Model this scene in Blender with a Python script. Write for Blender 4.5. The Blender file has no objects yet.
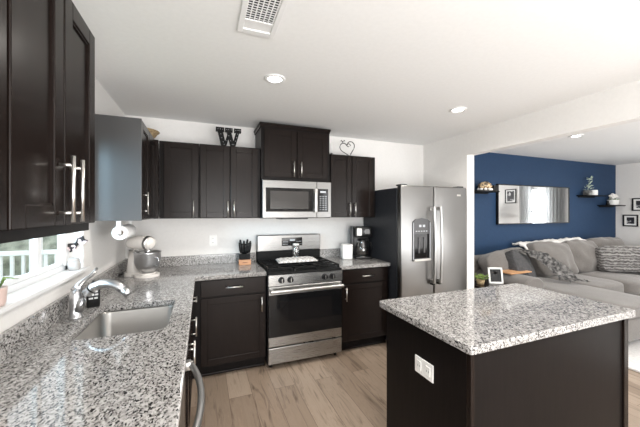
import bpy, bmesh, math, random
from mathutils import Vector, Matrix, noise
random.seed(7)
sc = bpy.context.scene
C = sc.collection
R = math.radians

# ------------------------------------------------------------------ camera
cam_d = bpy.data.cameras.new('camera')
cam = bpy.data.objects.new('camera', cam_d)
C.objects.link(cam)
cam.location = (0.707, 0.0, 1.468)
cam.rotation_euler = (R(90), 0, R(-21.504))
cam_d.sensor_width = 36
cam_d.lens = 297.506 * 36 / 640
cam_d.shift_y = -0.0016
cam_d.clip_start = 0.02
sc.camera = cam

# ------------------------------------------------------------------ world, light, exposure
sc.view_settings.view_transform = 'Standard'
sc.view_settings.look = 'None'
sc.view_settings.gamma = 1
sc.view_settings.use_curve_mapping = False
sc.view_settings.exposure = 0.42

world = bpy.data.worlds.new('world')
sc.world = world
world.use_nodes = True
wn = world.node_tree
bg = wn.nodes['Background']
bg.inputs[0].default_value = (0.88, 0.95, 1.0, 1)
bg.inputs[1].default_value = 1.8


def area(name, loc, rot, sx, sy, power, col=(1, 1, 1), spread=180):
    l = bpy.data.lights.new(name, 'AREA')
    l.shape = 'RECTANGLE'
    l.size = sx
    l.size_y = sy
    l.energy = power
    l.color = col
    l.spread = R(spread)
    o = bpy.data.objects.new(name, l)
    C.objects.link(o)
    o.location = loc
    o.rotation_euler = rot
    return o


# first two are added fill behind the camera, last two daylight at the windows
area('fill_rear_kitchen', (1.15, -3.45, 1.15), (R(90), 0, 0), 2.1, 2.1, 62, (1.0, 0.985, 0.96))
area('fill_rear_living', (5.6, -3.45, 1.3), (R(90), 0, 0), 2.1, 1.8, 32, (1.0, 0.99, 0.97))
area('daylight_sink_window', (-1.5, .3, 2.05), Vector((1.75, 1.85, -.45)).to_track_quat('-Z', 'Y').to_euler(), 1.1, 1.0, 80, (0.5, 0.80, 1.0))
area('daylight_side_window', (8.62, 1.87, 1.5), (R(90), 0, R(90)), 0.5, 1.2, 14, (0.95, 0.98, 1.0))
# added fill aimed up at the ceiling behind the camera, like bounced flash
area('bounce_fill_kitchen', (1.9, -1.9, 0.9), (R(148), 0, 0), 2.6, 2.0, 105, (1.0, 0.99, 0.985))
area('bounce_fill_living', (5.6, -1.5, 0.95), (R(160), 0, 0), 2.6, 2.0, 60, (1.0, 0.99, 0.985))


# ------------------------------------------------------------------ materials
def mat(name, col=(.5, .5, .5), rough=.5, metal=0.0, **kw):
    m = bpy.data.materials.new(name)
    m.use_nodes = True
    b = m.node_tree.nodes['Principled BSDF']
    b.inputs['Base Color'].default_value = (*col, 1)
    b.inputs['Roughness'].default_value = rough
    b.inputs['Metallic'].default_value = metal
    for k, v in kw.items():
        b.inputs[k.replace('_', ' ')].default_value = v
    return m


def N(m, t, **kw):
    n = m.node_tree.nodes.new(t)
    for k, v in kw.items():
        if k.startswith('i_'):
            n.inputs[k[2:].replace('_', ' ')].default_value = v
        else:
            setattr(n, k, v)
    return n


def L(m, a, b):
    m.node_tree.links.new(a, b)


def bsdf(m):
    return m.node_tree.nodes['Principled BSDF']


def ramp(m, stops, interp='LINEAR'):
    n = N(m, 'ShaderNodeValToRGB')
    n.color_ramp.interpolation = interp
    e = n.color_ramp.elements
    while len(e) < len(stops):
        e.new(0.5)
    for i, (p, c) in enumerate(stops):
        e[i].position = p
        e[i].color = (*c, 1) if len(c) == 3 else c
    return n


def coords(m, scale=(1, 1, 1), rot=(0, 0, 0), src='Object'):
    tc = N(m, 'ShaderNodeTexCoord')
    mp = N(m, 'ShaderNodeMapping')
    mp.inputs['Scale'].default_value = scale
    mp.inputs['Rotation'].default_value = rot
    L(m, tc.outputs[src], mp.inputs[0])
    return mp


def noisy(name, c1, c2, scale=8, rough=.6, stretch=(1, 1, 1), detail=4, bump=0.0, metal=0, lo=.35, hi=.65, **kw):
    """two-tone noise material with optional bump"""
    m = mat(name, c1, rough, metal, **kw)
    mp = coords(m, stretch)
    n = N(m, 'ShaderNodeTexNoise', i_Scale=scale, i_Detail=detail)
    L(m, mp.outputs[0], n.inputs['Vector'])
    r = ramp(m, [(lo, c1), (hi, c2)])
    L(m, n.outputs[0], r.inputs[0])
    L(m, r.outputs[0], bsdf(m).inputs['Base Color'])
    if bump:
        b = N(m, 'ShaderNodeBump', i_Strength=bump, i_Distance=0.01)
        L(m, n.outputs[0], b.inputs['Height'])
        L(m, b.outputs[0], bsdf(m).inputs['Normal'])
    return m


def granite_mat():
    m = mat('granite', (.7, .68, .66), .06)
    mp = coords(m, (1, 1, 1), (0, 0, R(25)))
    mp2 = coords(m, (1, .62, 1), (0, 0, R(-38)))
    # coarse clusters
    n1 = N(m, 'ShaderNodeTexNoise', i_Scale=85, i_Detail=4, i_Roughness=.6)
    L(m, mp.outputs[0], n1.inputs['Vector'])
    r1 = ramp(m, [(.34, (.24, .232, .226)), (.47, (.345, .335, .325)), (.62, (.50, .487, .475))])
    L(m, n1.outputs[0], r1.inputs[0])
    # black mica flakes
    v = N(m, 'ShaderNodeTexVoronoi', i_Scale=210)
    L(m, mp2.outputs[0], v.inputs['Vector'])
    sep = N(m, 'ShaderNodeSeparateColor')
    L(m, v.outputs['Color'], sep.inputs[0])
    r2 = ramp(m, [(.0, (.06, .06, .062)), (.11, (.40, .39, .385)), (.27, (1, 1, 1))], 'CONSTANT')
    L(m, sep.outputs[0], r2.inputs[0])
    mul = N(m, 'ShaderNodeMix', data_type='RGBA', blend_type='MULTIPLY')
    mul.inputs[0].default_value = 1
    L(m, r1.outputs[0], mul.inputs[6])
    L(m, r2.outputs[0], mul.inputs[7])
    # irregular dark veins between crystals
    n3 = N(m, 'ShaderNodeTexNoise', i_Scale=150, i_Detail=2, i_Roughness=.5)
    L(m, mp2.outputs[0], n3.inputs['Vector'])
    r3 = ramp(m, [(.33, (.16, .155, .155)), (.40, (1, 1, 1))])
    L(m, n3.outputs[0], r3.inputs[0])
    mul2 = N(m, 'ShaderNodeMix', data_type='RGBA', blend_type='MULTIPLY')
    mul2.inputs[0].default_value = 1
    L(m, mul.outputs[2], mul2.inputs[6])
    L(m, r3.outputs[0], mul2.inputs[7])
    L(m, mul2.outputs[2], bsdf(m).inputs['Base Color'])
    return m


def floor_mat():
    m = mat('oak_planks', (.5, .4, .3), .42)
    mp = coords(m, (1, 1, 1), (0, 0, R(90)))
    br = N(m, 'ShaderNodeTexBrick', i_Scale=1.0)
    br.offset = .37
    br.inputs['Brick Width'].default_value = 1.22
    br.inputs['Row Height'].default_value = .18
    br.inputs['Mortar Size'].default_value = .0018
    br.inputs['Mortar Smooth'].default_value = .3
    br.inputs['Color1'].default_value = (.02, .02, .02, 1)
    br.inputs['Color2'].default_value = (1, 1, 1, 1)
    br.inputs['Mortar'].default_value = (.5, .5, .5, 1)
    L(m, mp.outputs[0], br.inputs[0])
    pr = ramp(m, [(0, (.235, .175, .13)), (.35, (.36, .28, .215)), (.7, (.29, .225, .172)), (1, (.43, .345, .272))])
    L(m, br.outputs[0], pr.inputs[0])
    # grain along the plank, shifted per plank
    add = N(m, 'ShaderNodeVectorMath', operation='ADD')
    sc_ = N(m, 'ShaderNodeVectorMath', operation='SCALE')
    sc_.inputs['Scale'].default_value = 7
    L(m, br.outputs[0], sc_.inputs[0])
    tc = coords(m, (9, .9, 1))
    L(m, tc.outputs[0], add.inputs[0])
    L(m, sc_.outputs[0], add.inputs[1])
    n = N(m, 'ShaderNodeTexNoise', i_Scale=2.6, i_Detail=8, i_Roughness=.62, i_Distortion=1.1)
    L(m, add.outputs[0], n.inputs['Vector'])
    r = ramp(m, [(.30, (.30, .27, .25)), (.40, (.66, .64, .62)), (.50, (.95, .94, .93)), (.62, (.86, .84, .82)), (.72, (1.0, .98, .95))])
    L(m, n.outputs[0], r.inputs[0])
    mul = N(m, 'ShaderNodeMix', data_type='RGBA', blend_type='MULTIPLY')
    mul.inputs[0].default_value = 1
    L(m, pr.outputs[0], mul.inputs[6])
    L(m, r.outputs[0], mul.inputs[7])
    seam = N(m, 'ShaderNodeMix', data_type='RGBA')
    L(m, br.outputs['Fac'], seam.inputs[0])
    L(m, mul.outputs[2], seam.inputs[6])
    seam.inputs[7].default_value = (.13, .09, .065, 1)
    L(m, seam.outputs[2], bsdf(m).inputs['Base Color'])
    b = N(m, 'ShaderNodeBump', i_Strength=.25, i_Distance=.002)
    L(m, n.outputs[0], b.inputs['Height'])
    L(m, b.outputs[0], bsdf(m).inputs['Normal'])
    return m


def steel_mat(name, col, rough, stretch):
    m = mat(name, col, rough, 1.0)
    mp = coords(m, stretch)
    n = N(m, 'ShaderNodeTexNoise', i_Scale=6, i_Detail=3)
    L(m, mp.outputs[0], n.inputs['Vector'])
    mr = N(m, 'ShaderNodeMapRange')
    mr.inputs['To Min'].default_value = rough * .8
    mr.inputs['To Max'].default_value = rough * 1.3
    L(m, n.outputs[0], mr.inputs[0])
    L(m, mr.outputs[0], bsdf(m).inputs['Roughness'])
    return m


def cabinet_mat():
    m = mat('espresso_wood', (.02, .014, .012), .24)
    mp = coords(m, (14, 14, 1.1))
    n = N(m, 'ShaderNodeTexNoise', i_Scale=5, i_Detail=5, i_Roughness=.6)
    L(m, mp.outputs[0], n.inputs['Vector'])
    r = ramp(m, [(.2, (.0085, .0057, .0048)), (.8, (.0138, .0092, .0077))])
    L(m, n.outputs[0], r.inputs[0])
    L(m, r.outputs[0], bsdf(m).inputs['Base Color'])
    bsdf(m).inputs['Specular IOR Level'].default_value = .16
    return m


GRAN = granite_mat()
OAK = floor_mat()
CAB = cabinet_mat()
CABSIDE = noisy('espresso_laminate', (.0058, .0046, .0044), (.0085, .0066, .0062), 5, .38, (12, 12, 1), Specular_IOR_Level=.11)
STEEL = steel_mat('brushed_steel', (.27, .267, .263), .30, (1, 1, 60))
STEELH = steel_mat('brushed_steel_wide', (.215, .212, .206), .28, (1, 1, 60))
SINK = steel_mat('sink_steel', (.36, .35, .335), .3, (30, 1, 1))
STEELR = steel_mat('range_steel', (.40, .395, .385), .27, (1, 1, 60))
SATIN = mat('satin_steel', (.55, .545, .535), .35, 1)
NICKEL = mat('satin_nickel', (.72, .70, .67), .28, 1)
CHROME = mat('chrome', (.62, .62, .63), .3, 1)
WALL = noisy('wall_paint', (.775, .76, .74), (.795, .78, .76), 40, .75)
CEIL = noisy('ceiling_paint', (.83, .83, .825), (.85, .85, .845), 40, .8)
BLUE = noisy('navy_wall_paint', (.0165, .043, .098), (.0185, .048, .107), 30, .6, Specular_IOR_Level=.25)
WHITE = noisy('white_trim_paint', (.82, .82, .82), (.85, .85, .85), 30, .45)
VINYL = mat('white_vinyl', (.85, .86, .87), .3)
PLASTIC = noisy('white_plastic', (.82, .82, .80), (.86, .86, .84), 20, .35)
CREAM = noisy('almond_enamel', (.80, .765, .72), (.83, .79, .75), 10, .2)
BLACK = mat('black_plastic', (.007, .007, .0075), .3, 0, Specular_IOR_Level=.35)
BLACKG = mat('black_glass', (.006, .006, .0065), .06, 0, Specular_IOR_Level=.38)
BLACKM = noisy('black_cast_iron', (.006, .006, .006), (.011, .011, .011), 90, .55, Specular_IOR_Level=.12)
CHAR = noisy('charcoal_side_metal', (.022, .024, .029), (.028, .030, .035), 40, .42, Specular_IOR_Level=.35)
GREYP = mat('grey_plastic', (.06, .06, .063), .35)
DISPLAY = mat('display_marks', (.45, .47, .5), .4)
PRINT = mat('white_print', (.7, .7, .7), .5)
GLASS = mat('clear_glass', (.9, .93, .93), .02)
_t = N(GLASS, 'ShaderNodeBsdfTransparent'); _x = N(GLASS, 'ShaderNodeMixShader'); _f = N(GLASS, 'ShaderNodeLayerWeight', i_Blend=.3); _g = N(GLASS, 'ShaderNodeBsdfGlossy', i_Roughness=.05)
_m = N(GLASS, 'ShaderNodeMapRange'); _m.inputs['To Min'].default_value = .08; _m.inputs['To Max'].default_value = .7
L(GLASS, _f.outputs['Facing'], _m.inputs[0]); L(GLASS, _m.outputs[0], _x.inputs[0])
L(GLASS, _t.outputs[0], _x.inputs[1]); L(GLASS, _g.outputs[0], _x.inputs[2]); L(GLASS, _x.outputs[0], GLASS.node_tree.nodes['Material Output'].inputs[0])
PANE = mat('window_pane', (1, 1, 1), .0)
_t = N(PANE, 'ShaderNodeBsdfTransparent'); _g = N(PANE, 'ShaderNodeBsdfGlossy', i_Roughness=.0); _x = N(PANE, 'ShaderNodeMixShader'); _x.inputs[0].default_value = .05
L(PANE, _t.outputs[0], _x.inputs[1]); L(PANE, _g.outputs[0], _x.inputs[2])
L(PANE, _x.outputs[0], PANE.node_tree.nodes['Material Output'].inputs[0])
MIRROR = mat('mirror_silver', (.88, .89, .9), .01, 1)
WOODB = noisy('acacia_wood', (.42, .19, .09), (.55, .28, .14), 6, .4, (1, 8, 8))
TRAYW = noisy('honey_wood', (.50, .26, .12), (.62, .36, .19), 6, .45, (1, 9, 1))
PAPER = noisy('paper_towel', (.84, .84, .83), (.9, .9, .89), 60, .9, bump=.3)
WICK = noisy('seagrass_weave', (.28, .2, .11), (.48, .36, .2), 60, .8, bump=.5)
SOFA = noisy('greige_chenille', (.118, .108, .10), (.16, .148, .138), 120, .95, bump=.25, Sheen_Weight=.3)
THROW = noisy('white_fleece', (.72, .70, .67), (.82, .80, .78), 60, .95, bump=.5)
FURG = noisy('grey_faux_fur', (.06, .06, .062), (.36, .35, .34), 24, .95, (1, 1, 1), bump=.6, lo=.38, hi=.66)
DARKF = noisy('charcoal_weave', (.03, .03, .032), (.085, .085, .088), 90, .95, bump=.4)
RUG = noisy('pale_shag', (.62, .61, .60), (.75, .74, .73), 50, .98, bump=.6)
JARC = noisy('glazed_jar', (.42, .41, .40), (.52, .51, .50), 14, .25)
LEAF = noisy('leaf_green', (.10, .2, .035), (.3, .42, .09), 20, .5)
PALELEAF = noisy('pale_leaf', (.32, .42, .33), (.55, .62, .52), 20, .5)
PETAL = noisy('white_petal', (.75, .73, .68), (.85, .83, .8), 20, .7)
PINKPOT = noisy('blush_ceramic', (.62, .47, .42), (.68, .53, .48), 10, .4)
GRASS = noisy('lawn', (.10, .16, .05), (.18, .25, .09), 3, .95)
FENCEP = mat('off_white_rail', (.62, .61, .59), .5)  # off-white base, toned down so the rails do not blow out
HEDGE = noisy('hedge_leaves', (.14, .155, .12), (.30, .32, .25), 7, .9, bump=.6)
LAMP = mat('downlight_lens', (1, 1, 1), .5, 0, Emission_Color=(1, .96, .9, 1), Emission_Strength=14)
SHADE = mat('linen_shade', (.72, .72, .70), .8)
DUSKB = mat('dark_recess', (.02, .02, .02), .8)


# ------------------------------------------------------------------ mesh helpers
class MB:
    def __init__(s):
        s.bm = bmesh.new()

    def box(s, x0, y0, z0, x1, y1, z1, bev=0.0, seg=2):
        x0, x1 = sorted((x0, x1)); y0, y1 = sorted((y0, y1)); z0, z1 = sorted((z0, z1))
        r = bmesh.ops.create_cube(s.bm, size=1)
        vs = r['verts']
        for v in vs:
            v.co = Vector(((x0 + x1) / 2 + v.co.x * (x1 - x0), (y0 + y1) / 2 + v.co.y * (y1 - y0), (z0 + z1) / 2 + v.co.z * (z1 - z0)))
        if bev > 0:
            es = list({e for v in vs for e in v.link_edges})
            bmesh.ops.bevel(s.bm, geom=es, offset=min(bev, .45 * min(x1 - x0, y1 - y0, z1 - z0)), segments=seg, affect='EDGES', profile=.5)
        return s

    def ring(s, c, n, r, seg, up=None, ry=None):
        n = Vector(n).normalized()
        if up is None:
            up = Vector((0, 0, 1)) if abs(n.z) < .9 else Vector((1, 0, 0))
        a = n.cross(up).normalized()
        b = a.cross(n).normalized()
        ry = r if ry is None else ry
        return [s.bm.verts.new(Vector(c) + a * math.cos(2 * math.pi * i / seg) * r + b * math.sin(2 * math.pi * i / seg) * ry) for i in range(seg)]

    def sweep(s, pts, rad, seg=12, cap=True, up=None, flat=1.0):
        pts = [Vector(p) for p in pts]
        if not isinstance(rad, (list, tuple)):
            rad = [rad] * len(pts)
        rings = []
        for i, p in enumerate(pts):
            a = pts[max(i - 1, 0)]; b = pts[min(i + 1, len(pts) - 1)]
            rings.append(s.ring(p, b - a, rad[i], seg, up, rad[i] * flat))
        for r0, r1 in zip(rings, rings[1:]):
            for i in range(seg):
                s.bm.faces.new((r0[i], r0[(i + 1) % seg], r1[(i + 1) % seg], r1[i]))
        if cap:
            s.bm.faces.new(rings[0][::-1]); s.bm.faces.new(rings[-1])
        return s

    def cyl(s, p0, p1, r, seg=20):
        return s.sweep([p0, p1], r, seg)

    def lathe(s, prof, c=(0, 0, 0), seg=28, axis='z'):
        """prof = [(radius, height)...] closed at both ends if radius 0"""
        c = Vector(c); rings = []
        def P(r, h, a):
            if axis == 'z': return c + Vector((r * math.cos(a), r * math.sin(a), h))
            if axis == 'y': return c + Vector((r * math.cos(a), h, r * math.sin(a)))
            return c + Vector((h, r * math.cos(a), r * math.sin(a)))
        for r, h in prof:
            if r < 1e-6: rings.append([s.bm.verts.new(P(0, h, 0))])
            else: rings.append([s.bm.verts.new(P(r, h, 2 * math.pi * i / seg)) for i in range(seg)])
        for a, b in zip(rings, rings[1:]):
            for i in range(seg):
                j = (i + 1) % seg
                if len(a) == 1 and len(b) == 1: continue
                if len(a) == 1: s.bm.faces.new((a[0], b[j], b[i]))
                elif len(b) == 1: s.bm.faces.new((a[i], a[j], b[0]))
                else: s.bm.faces.new((a[i], a[j], b[j], b[i]))
        return s

    def prism(s, poly, z0, z1, M=None):
        """poly in the xy plane, extruded z0..z1, then transformed by M"""
        a = [s.bm.verts.new((x, y, z0)) for x, y in poly]
        b = [s.bm.verts.new((x, y, z1)) for x, y in poly]
        n = len(poly)
        s.bm.faces.new(a[::-1]); s.bm.faces.new(b)
        for i in range(n):
            s.bm.faces.new((a[i], a[(i + 1) % n], b[(i + 1) % n], b[i]))
        if M is not None:
            for v in a + b: v.co = M @ v.co
        return s

    def ball(s, c, rx, ry=None, rz=None, u=16, v=10):
        ry = ry or rx; rz = rz or rx
        r = bmesh.ops.create_uvsphere(s.bm, u_segments=u, v_segments=v, radius=1)
        for q in r['verts']:
            q.co = Vector((c[0] + q.co.x * rx, c[1] + q.co.y * ry, c[2] + q.co.z * rz))
        return s

    def xf(s, M):
        for v in s.bm.verts: v.co = M @ v.co
        return s

    def build(s, name, m, parent=None, smooth=False, local=False):
        bmesh.ops.recalc_face_normals(s.bm, faces=s.bm.faces)
        if parent is not None and not local:
            off = Vector((0, 0, 0)); p = parent
            while p is not None:
                off += p.location; p = p.parent
            for v in s.bm.verts: v.co -= off
        me = bpy.data.meshes.new(name)
        s.bm.to_mesh(me); s.bm.free()
        if smooth:
            for p in me.polygons: p.use_smooth = True
            if smooth == 'auto':
                try: me.set_sharp_from_angle(angle=R(40))
                except Exception: pass
        me.materials.append(m)
        o = bpy.data.objects.new(name, me)
        C.objects.link(o)
        o.parent = parent
        return o


def B(*a, bev=0.0):
    return MB().box(*a, bev=bev)


def tag(o, label, cat, group=None, kind=None):
    o['label'] = label; o['category'] = cat
    if group: o['group'] = group
    if kind: o['kind'] = kind
    return o


def thing(name, label, cat, loc=(0, 0, 0), rz=0, group=None):
    o = bpy.data.objects.new(name, None)
    C.objects.link(o)
    o.empty_display_size = .05
    o.location = loc; o.rotation_euler = (0, 0, rz)
    return tag(o, label, cat, group)


def struct(name, mb, m, parent=None, label=None, **kw):
    o = mb.build(name, m, parent, **kw)
    if parent is None: o['kind'] = 'structure'
    if label: o['label'] = label
    return o


def copy_tree(o, parent=None):
    c = o.copy(); C.objects.link(c)
    if parent is not None: c.parent = parent
    for ch in list(o.children): copy_tree(ch, c)
    return c


D = 3.416; H = 2.424; XR = 3.641; XR2 = 3.755; XL = 8.5; YB = -3.5
ZU = 1.411; ZT = 2.13; SX = 1.262; SXR = 2.024; CE = 2.636
YF = D - .61           # face of the back base cabinets
XF = .61               # face of the left base cabinets

# ------------------------------------------------------------------ shell
struct('floor', B(-.12, YB, -.1, XL + .1, D + .1, 0), OAK)
struct('ceiling', B(-.12, YB, H, XL + .1, D + .1, H + .1), CEIL)
WY0, WY1, WZ0, WZ1 = 1.37, 2.31, 1.10, 1.98
w = MB()
w.box(-.12, YB, 0, 0, WY0, H).box(-.12, WY1, 0, 0, D + .1, H).box(-.12, WY0, 0, 0, WY1, WZ0).box(-.12, WY0, WZ1, 0, WY1, H)
struct('wall_left', w, WALL)
struct('wall_back', B(0, D, 0, XR2 - .03, D + .1, H), WALL)
struct('wall_back_living', B(XR2 - .03, D, 0, XL, D + .1, H), BLUE, label='navy blue accent wall behind the sofa')
struct('wall_partition', B(XR, 2.66, 0, XR2, D, H), WALL, label='short wall stub beside the refrigerator')
struct('trim_1', B(XR, YB, 2.155, XR2, 2.66, H), WALL, label='dropped ceiling beam between kitchen and living room')
RW0, RW1, RZ0, RZ1 = 1.62, 2.12, .9, 2.1
w = MB()
w.box(XL, YB, 0, XL + .1, RW0, H).box(XL, RW1, 0, XL + .1, D, H).box(XL, RW0, 0, XL + .1, RW1, RZ0).box(XL, RW0, RZ1, XL + .1, RW1, H)
struct('wall_right', w, WALL)
w = MB()
w.box(-.12, YB - .1, 0, .05, YB, H).box(.05, YB - .1, 2.2, 2.25, YB, H).box(2.25, YB - .1, 0, 4.5, YB, H)
w.box(4.5, YB - .1, 0, 6.7, YB, .4).box(4.5, YB - .1, 2.2, 6.7, YB, H).box(6.7, YB - .1, 0, XL + .1, YB, H)
struct('wall_rear', w, WALL)
struct('baseboard_back', B(XR2, D - .015, 0, XL, D, .1), WHITE)
struct('baseboard_right', B(XL - .015, YB, 0, XL, D - .015, .1), WHITE)
struct('baseboard_partition', B(XR - .001, 2.645, 0, XR2 + .012, 2.66, .1), WHITE)

# window over the sink: vinyl slider set into the left wall
wf = MB()
gx0, gx1 = -.115, -.075
wf.box(gx0, WY0, WZ0, gx1, WY1, WZ0 + .045, .004).box(gx0, WY0, WZ1 - .045, gx1, WY1, WZ1, .004)
wf.box(gx0, WY0, WZ0, gx1, WY0 + .045, WZ1, .004).box(gx0, WY1 - .05, WZ0, gx1, WY1, WZ1, .004)
win = wf.build('window_1', VINYL); win['kind'] = 'structure'; win['label'] = 'white framed sliding window above the sink'
sash = MB()
sash.box(-.105, 1.945, WZ0 + .045, -.08, 1.99, WZ1 - .045, .003)
sash.box(-.10, 1.415, WZ0 + .045, -.085, 2.26, WZ0 + .07, .003)
sash.build('window_sash', VINYL, win)
B(-.095, WY0 + .04, WZ0 + .04, -.090, WY1 - .04, WZ1 - .04).build('window_pane', PANE, win)
st = B(-.075, WY0 - .02, WZ0 - .002, .028, WY1 + .04, WZ0 + .018, bev=.004)
s_ = st.build('window_sill', WHITE, win)
# right-wall window of the living room (seen in the mirror)
wf = MB()
wf.box(XL + .04, RW0, RZ0, XL + .08, RW1, RZ0 + .05).box(XL + .04, RW0, RZ1 - .05, XL + .08, RW1, RZ1)
wf.box(XL + .04, RW0, RZ0, XL + .08, RW0 + .04, RZ1).box(XL + .04, RW1 - .04, RZ0, XL + .08, RW1, RZ1)
wf.box(XL + .04, RW0, 1.47, XL + .08, RW1, 1.51)
w2 = struct('window_2', wf, VINYL)

# ------------------------------------------------------------------ outside the sink window
struct('ground', B(-14, -6, -.5, -.14, 14, -.45), GRASS, label='grass outside the kitchen window')
fen = thing('porch_railing', 'white slatted porch railing seen through the sink window', 'railing', (-1.7, 4.4, -.45))
f = MB()
for z in (1.22, .98, .70, .42):
    f.box(-3.6, 4.38, z, -.2, 4.44, z + .05, .004)
f.build('rail', FENCEP, fen)
for k in range(9):
    x = -3.55 + k * .41
    B(x - .045, 4.36, -.45, x + .045, 4.46, 1.30, bev=.006).build('post', FENCEP, fen)
f = MB()
for k in range(33):
    x = -3.5 + k * .1
    if k % 4 != 0: f.box(x - .014, 4.395, .45, x + .014, 4.425, 1.0)
f.build('baluster', FENCEP, fen)
h = MB()
bmesh.ops.create_grid(h.bm, x_segments=60, y_segments=16, size=1)
for v in h.bm.verts:
    x, y = v.co.x, v.co.y
    v.co = Vector((-3.2 + x * 3.6, 6.4 + .28 * noise.noise(Vector((x * 9, y * 4, 0))) - .25 * (1 - y * y), .35 + y * .95 + .12 * noise.noise(Vector((x * 7, 3, 1)))))
bmesh.ops.solidify(h.bm, geom=h.bm.faces[:], thickness=.5)
tag(h.build('hedge', HEDGE, None, True), 'dark green hedge beyond the white porch railing', 'hedge')


# ------------------------------------------------------------------ cabinets
def door_mb(w_, h_, t=.02, rail=.057):
    """shaker door in local coords: x 0..w, y -t..0 (front at -t), z 0..h"""
    m = MB()
    m.box(0, -t, 0, rail, 0, h_, .003).box(w_ - rail, -t, 0, w_, 0, h_, .003)
    m.box(rail - .001, -t, 0, w_ - rail + .001, -.0003, rail, .003).box(rail - .001, -t, h_ - rail, w_ - rail + .001, -.0003, h_, .003)
    m.box(rail - .002, -t + .009, rail - .002, w_ - rail + .002, -.003, h_ - rail + .002)
    # small inner bead
    b = .006
    m.box(rail, -t + .004, rail, rail + b, -.004, h_ - rail).box(w_ - rail - b, -t + .004, rail, w_ - rail, -.004, h_ - rail)
    m.box(rail, -t + .004, rail, w_ - rail, -.004, rail + b).box(rail, -t + .004, h_ - rail - b, w_ - rail, -.004, h_ - rail)
    return m


def pull_mb(cx, cz, ln, vertical=True, t=.02, off=.032, r=.0058):
    m = MB()
    y = -t - off
    if vertical:
        m.cyl((cx, y, cz - ln / 2), (cx, y, cz + ln / 2), r, 12)
        for s in (-1, 1): m.cyl((cx, -t + .001, cz + s * ln * .36), (cx, y, cz + s * ln * .36), r * .8, 10)
    else:
        m.cyl((cx - ln / 2, y, cz), (cx + ln / 2, y, cz), r, 12)
        for s in (-1, 1): m.cyl((cx + s * ln * .36, -t + .001, cz), (cx + s * ln * .36, y, cz), r * .8, 10)
    return m


def front(face, a0, a1, z0, z1, parent, kind='door', pull=None, ln=.16, fixed=.005):
    """face: ('back', y) fronts facing -Y at plane y, or ('left', x) fronts facing +X.  a0..a1 along X or Y."""
    w_, h_ = a1 - a0, z1 - z0
    if face[0] == 'back':
        M = Matrix.Translation((a0, face[1], z0))
    else:
        M = Matrix.Translation((face[1], a0, z0)) @ Matrix.Rotation(R(90), 4, 'Z')
    if kind == 'door':
        mb = door_mb(w_, h_)
    else:
        mb = B(0, -.02, 0, w_, 0, h_, bev=.003)
    d = mb.xf(M).build({'door': 'door', 'drawer': 'drawer', 'panel': 'false_front'}[kind], CAB, parent)
    if pull:
        px, pz, vert = pull
        pull_mb(px, pz, ln, vert).xf(M).build('handle', NICKEL, d, True)
    return d


# upper cabinet nearest the camera, left wall
c = thing('wall_cabinet', 'dark espresso upper cabinet nearest the camera at the upper left', 'cabinet', (0, .95, 1.402))
B(0.001, .52, 1.402, .31, 1.355, ZT).build('body', CABSIDE, c)
LX = ('left', .31)
front(LX, .525, .812, 1.43, 2.126, c)
front(LX, .824, 1.082, 1.43, 2.126, c, pull=(.228, .105, True), ln=.19)
front(LX, 1.090, 1.352, 1.43, 2.126, c, pull=(.032, .105, True), ln=.19)

# corner cabinet beyond the sink window (its pale blue lit side faces the camera)
c = thing('wall_cabinet', 'dark corner upper cabinet right of the window with smooth side panel in bluish window light', 'cabinet', (0, 2.8, ZU))
B(0.001, 2.422, ZU, .285, D - .001, ZT).build('body', CABSIDE, c)
B(0.001, 2.410, ZU, .306, 2.422, ZT, bev=.001).build('side_panel', mat('smooth_espresso_laminate', (.016, .016, .018), .40, 0, Coat_Weight=1.0, Coat_Roughness=.34, Coat_IOR=1.6, Specular_IOR_Level=.6), c)  # base lifted towards blue-grey and coated to strengthen the window light on it
LC = ('left', .285)
front(LC, 2.428, 2.745, ZU + .005, ZT - .004, c, pull=(.040, .12, True))
front(LC, 2.753, 3.06, ZU + .005, ZT - .004, c)
B(.285, 3.065, ZU, .330, 3.088, ZT).build('filler_strip', CAB, c)

# back wall uppers
UB = ('back', D - .325)
c = thing('wall_cabinet', 'single-door dark upper cabinet on the back wall nearest the corner', 'cabinet', (.5, 3.25, ZU))
B(.333, D - .325, ZU, .674, D - .001, ZT).build('body', CABSIDE, c)
front(UB, .372, .666, ZU + .005, ZT - .004, c, pull=(.294 - .04, .085, True))
c = thing('wall_cabinet', 'two-door dark upper cabinet under the black W letter', 'cabinet', (.97, 3.25, ZU))
B(.676, D - .325, ZU, SX - .002, D - .001, ZT).build('body', CABSIDE, c)
front(UB, .684, .955, ZU + .005, ZT - .004, c, pull=(.271 - .018, .085, True))
front(UB, .963, 1.232, ZU + .005, ZT - .004, c, pull=(.032, .085, True))
c = thing('wall_cabinet', 'raised two-door dark cabinet with cornice above the microwave', 'cabinet', (1.64, 3.25, 1.808))
B(SX, D - .36, 1.808, SXR, D - .001, 2.36).build('body', CABSIDE, c)
UM = ('back', D - .36)
front(UM, SX + .03, 1.637, 1.835, 2.33, c, pull=(.375 - .065, .09, True))
front(UM, 1.645, SXR - .03, 1.835, 2.33, c, pull=(.038, .09, True))
cr = MB()
prof = [(0, 0), (.012, 0), (.03, .03), (.034, .036), (.034, .046), (0, .046)]
cr.box(SX - .012, D - .372, 2.345, SXR + .002, D - .001, 2.358, .002)
cr.box(SX - .014, D - .384, 2.358, SXR + .004, D - .001, 2.372, .004)
cr.box(SX - .020, D - .392, 2.372, SXR + .006, D - .001, 2.388, .003)
cr.build('cornice', CAB, c)
c = thing('wall_cabinet', 'two-door dark upper cabinet between microwave and refrigerator', 'cabinet', (2.33, 3.25, ZU))
B(SXR + .002, D - .325, ZU, CE, D - .001, ZT).build('body', CABSIDE, c)
front(UB, 2.050, 2.312, ZU + .005, ZT - .004, c, pull=(.262 - .03, .085, True))
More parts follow.
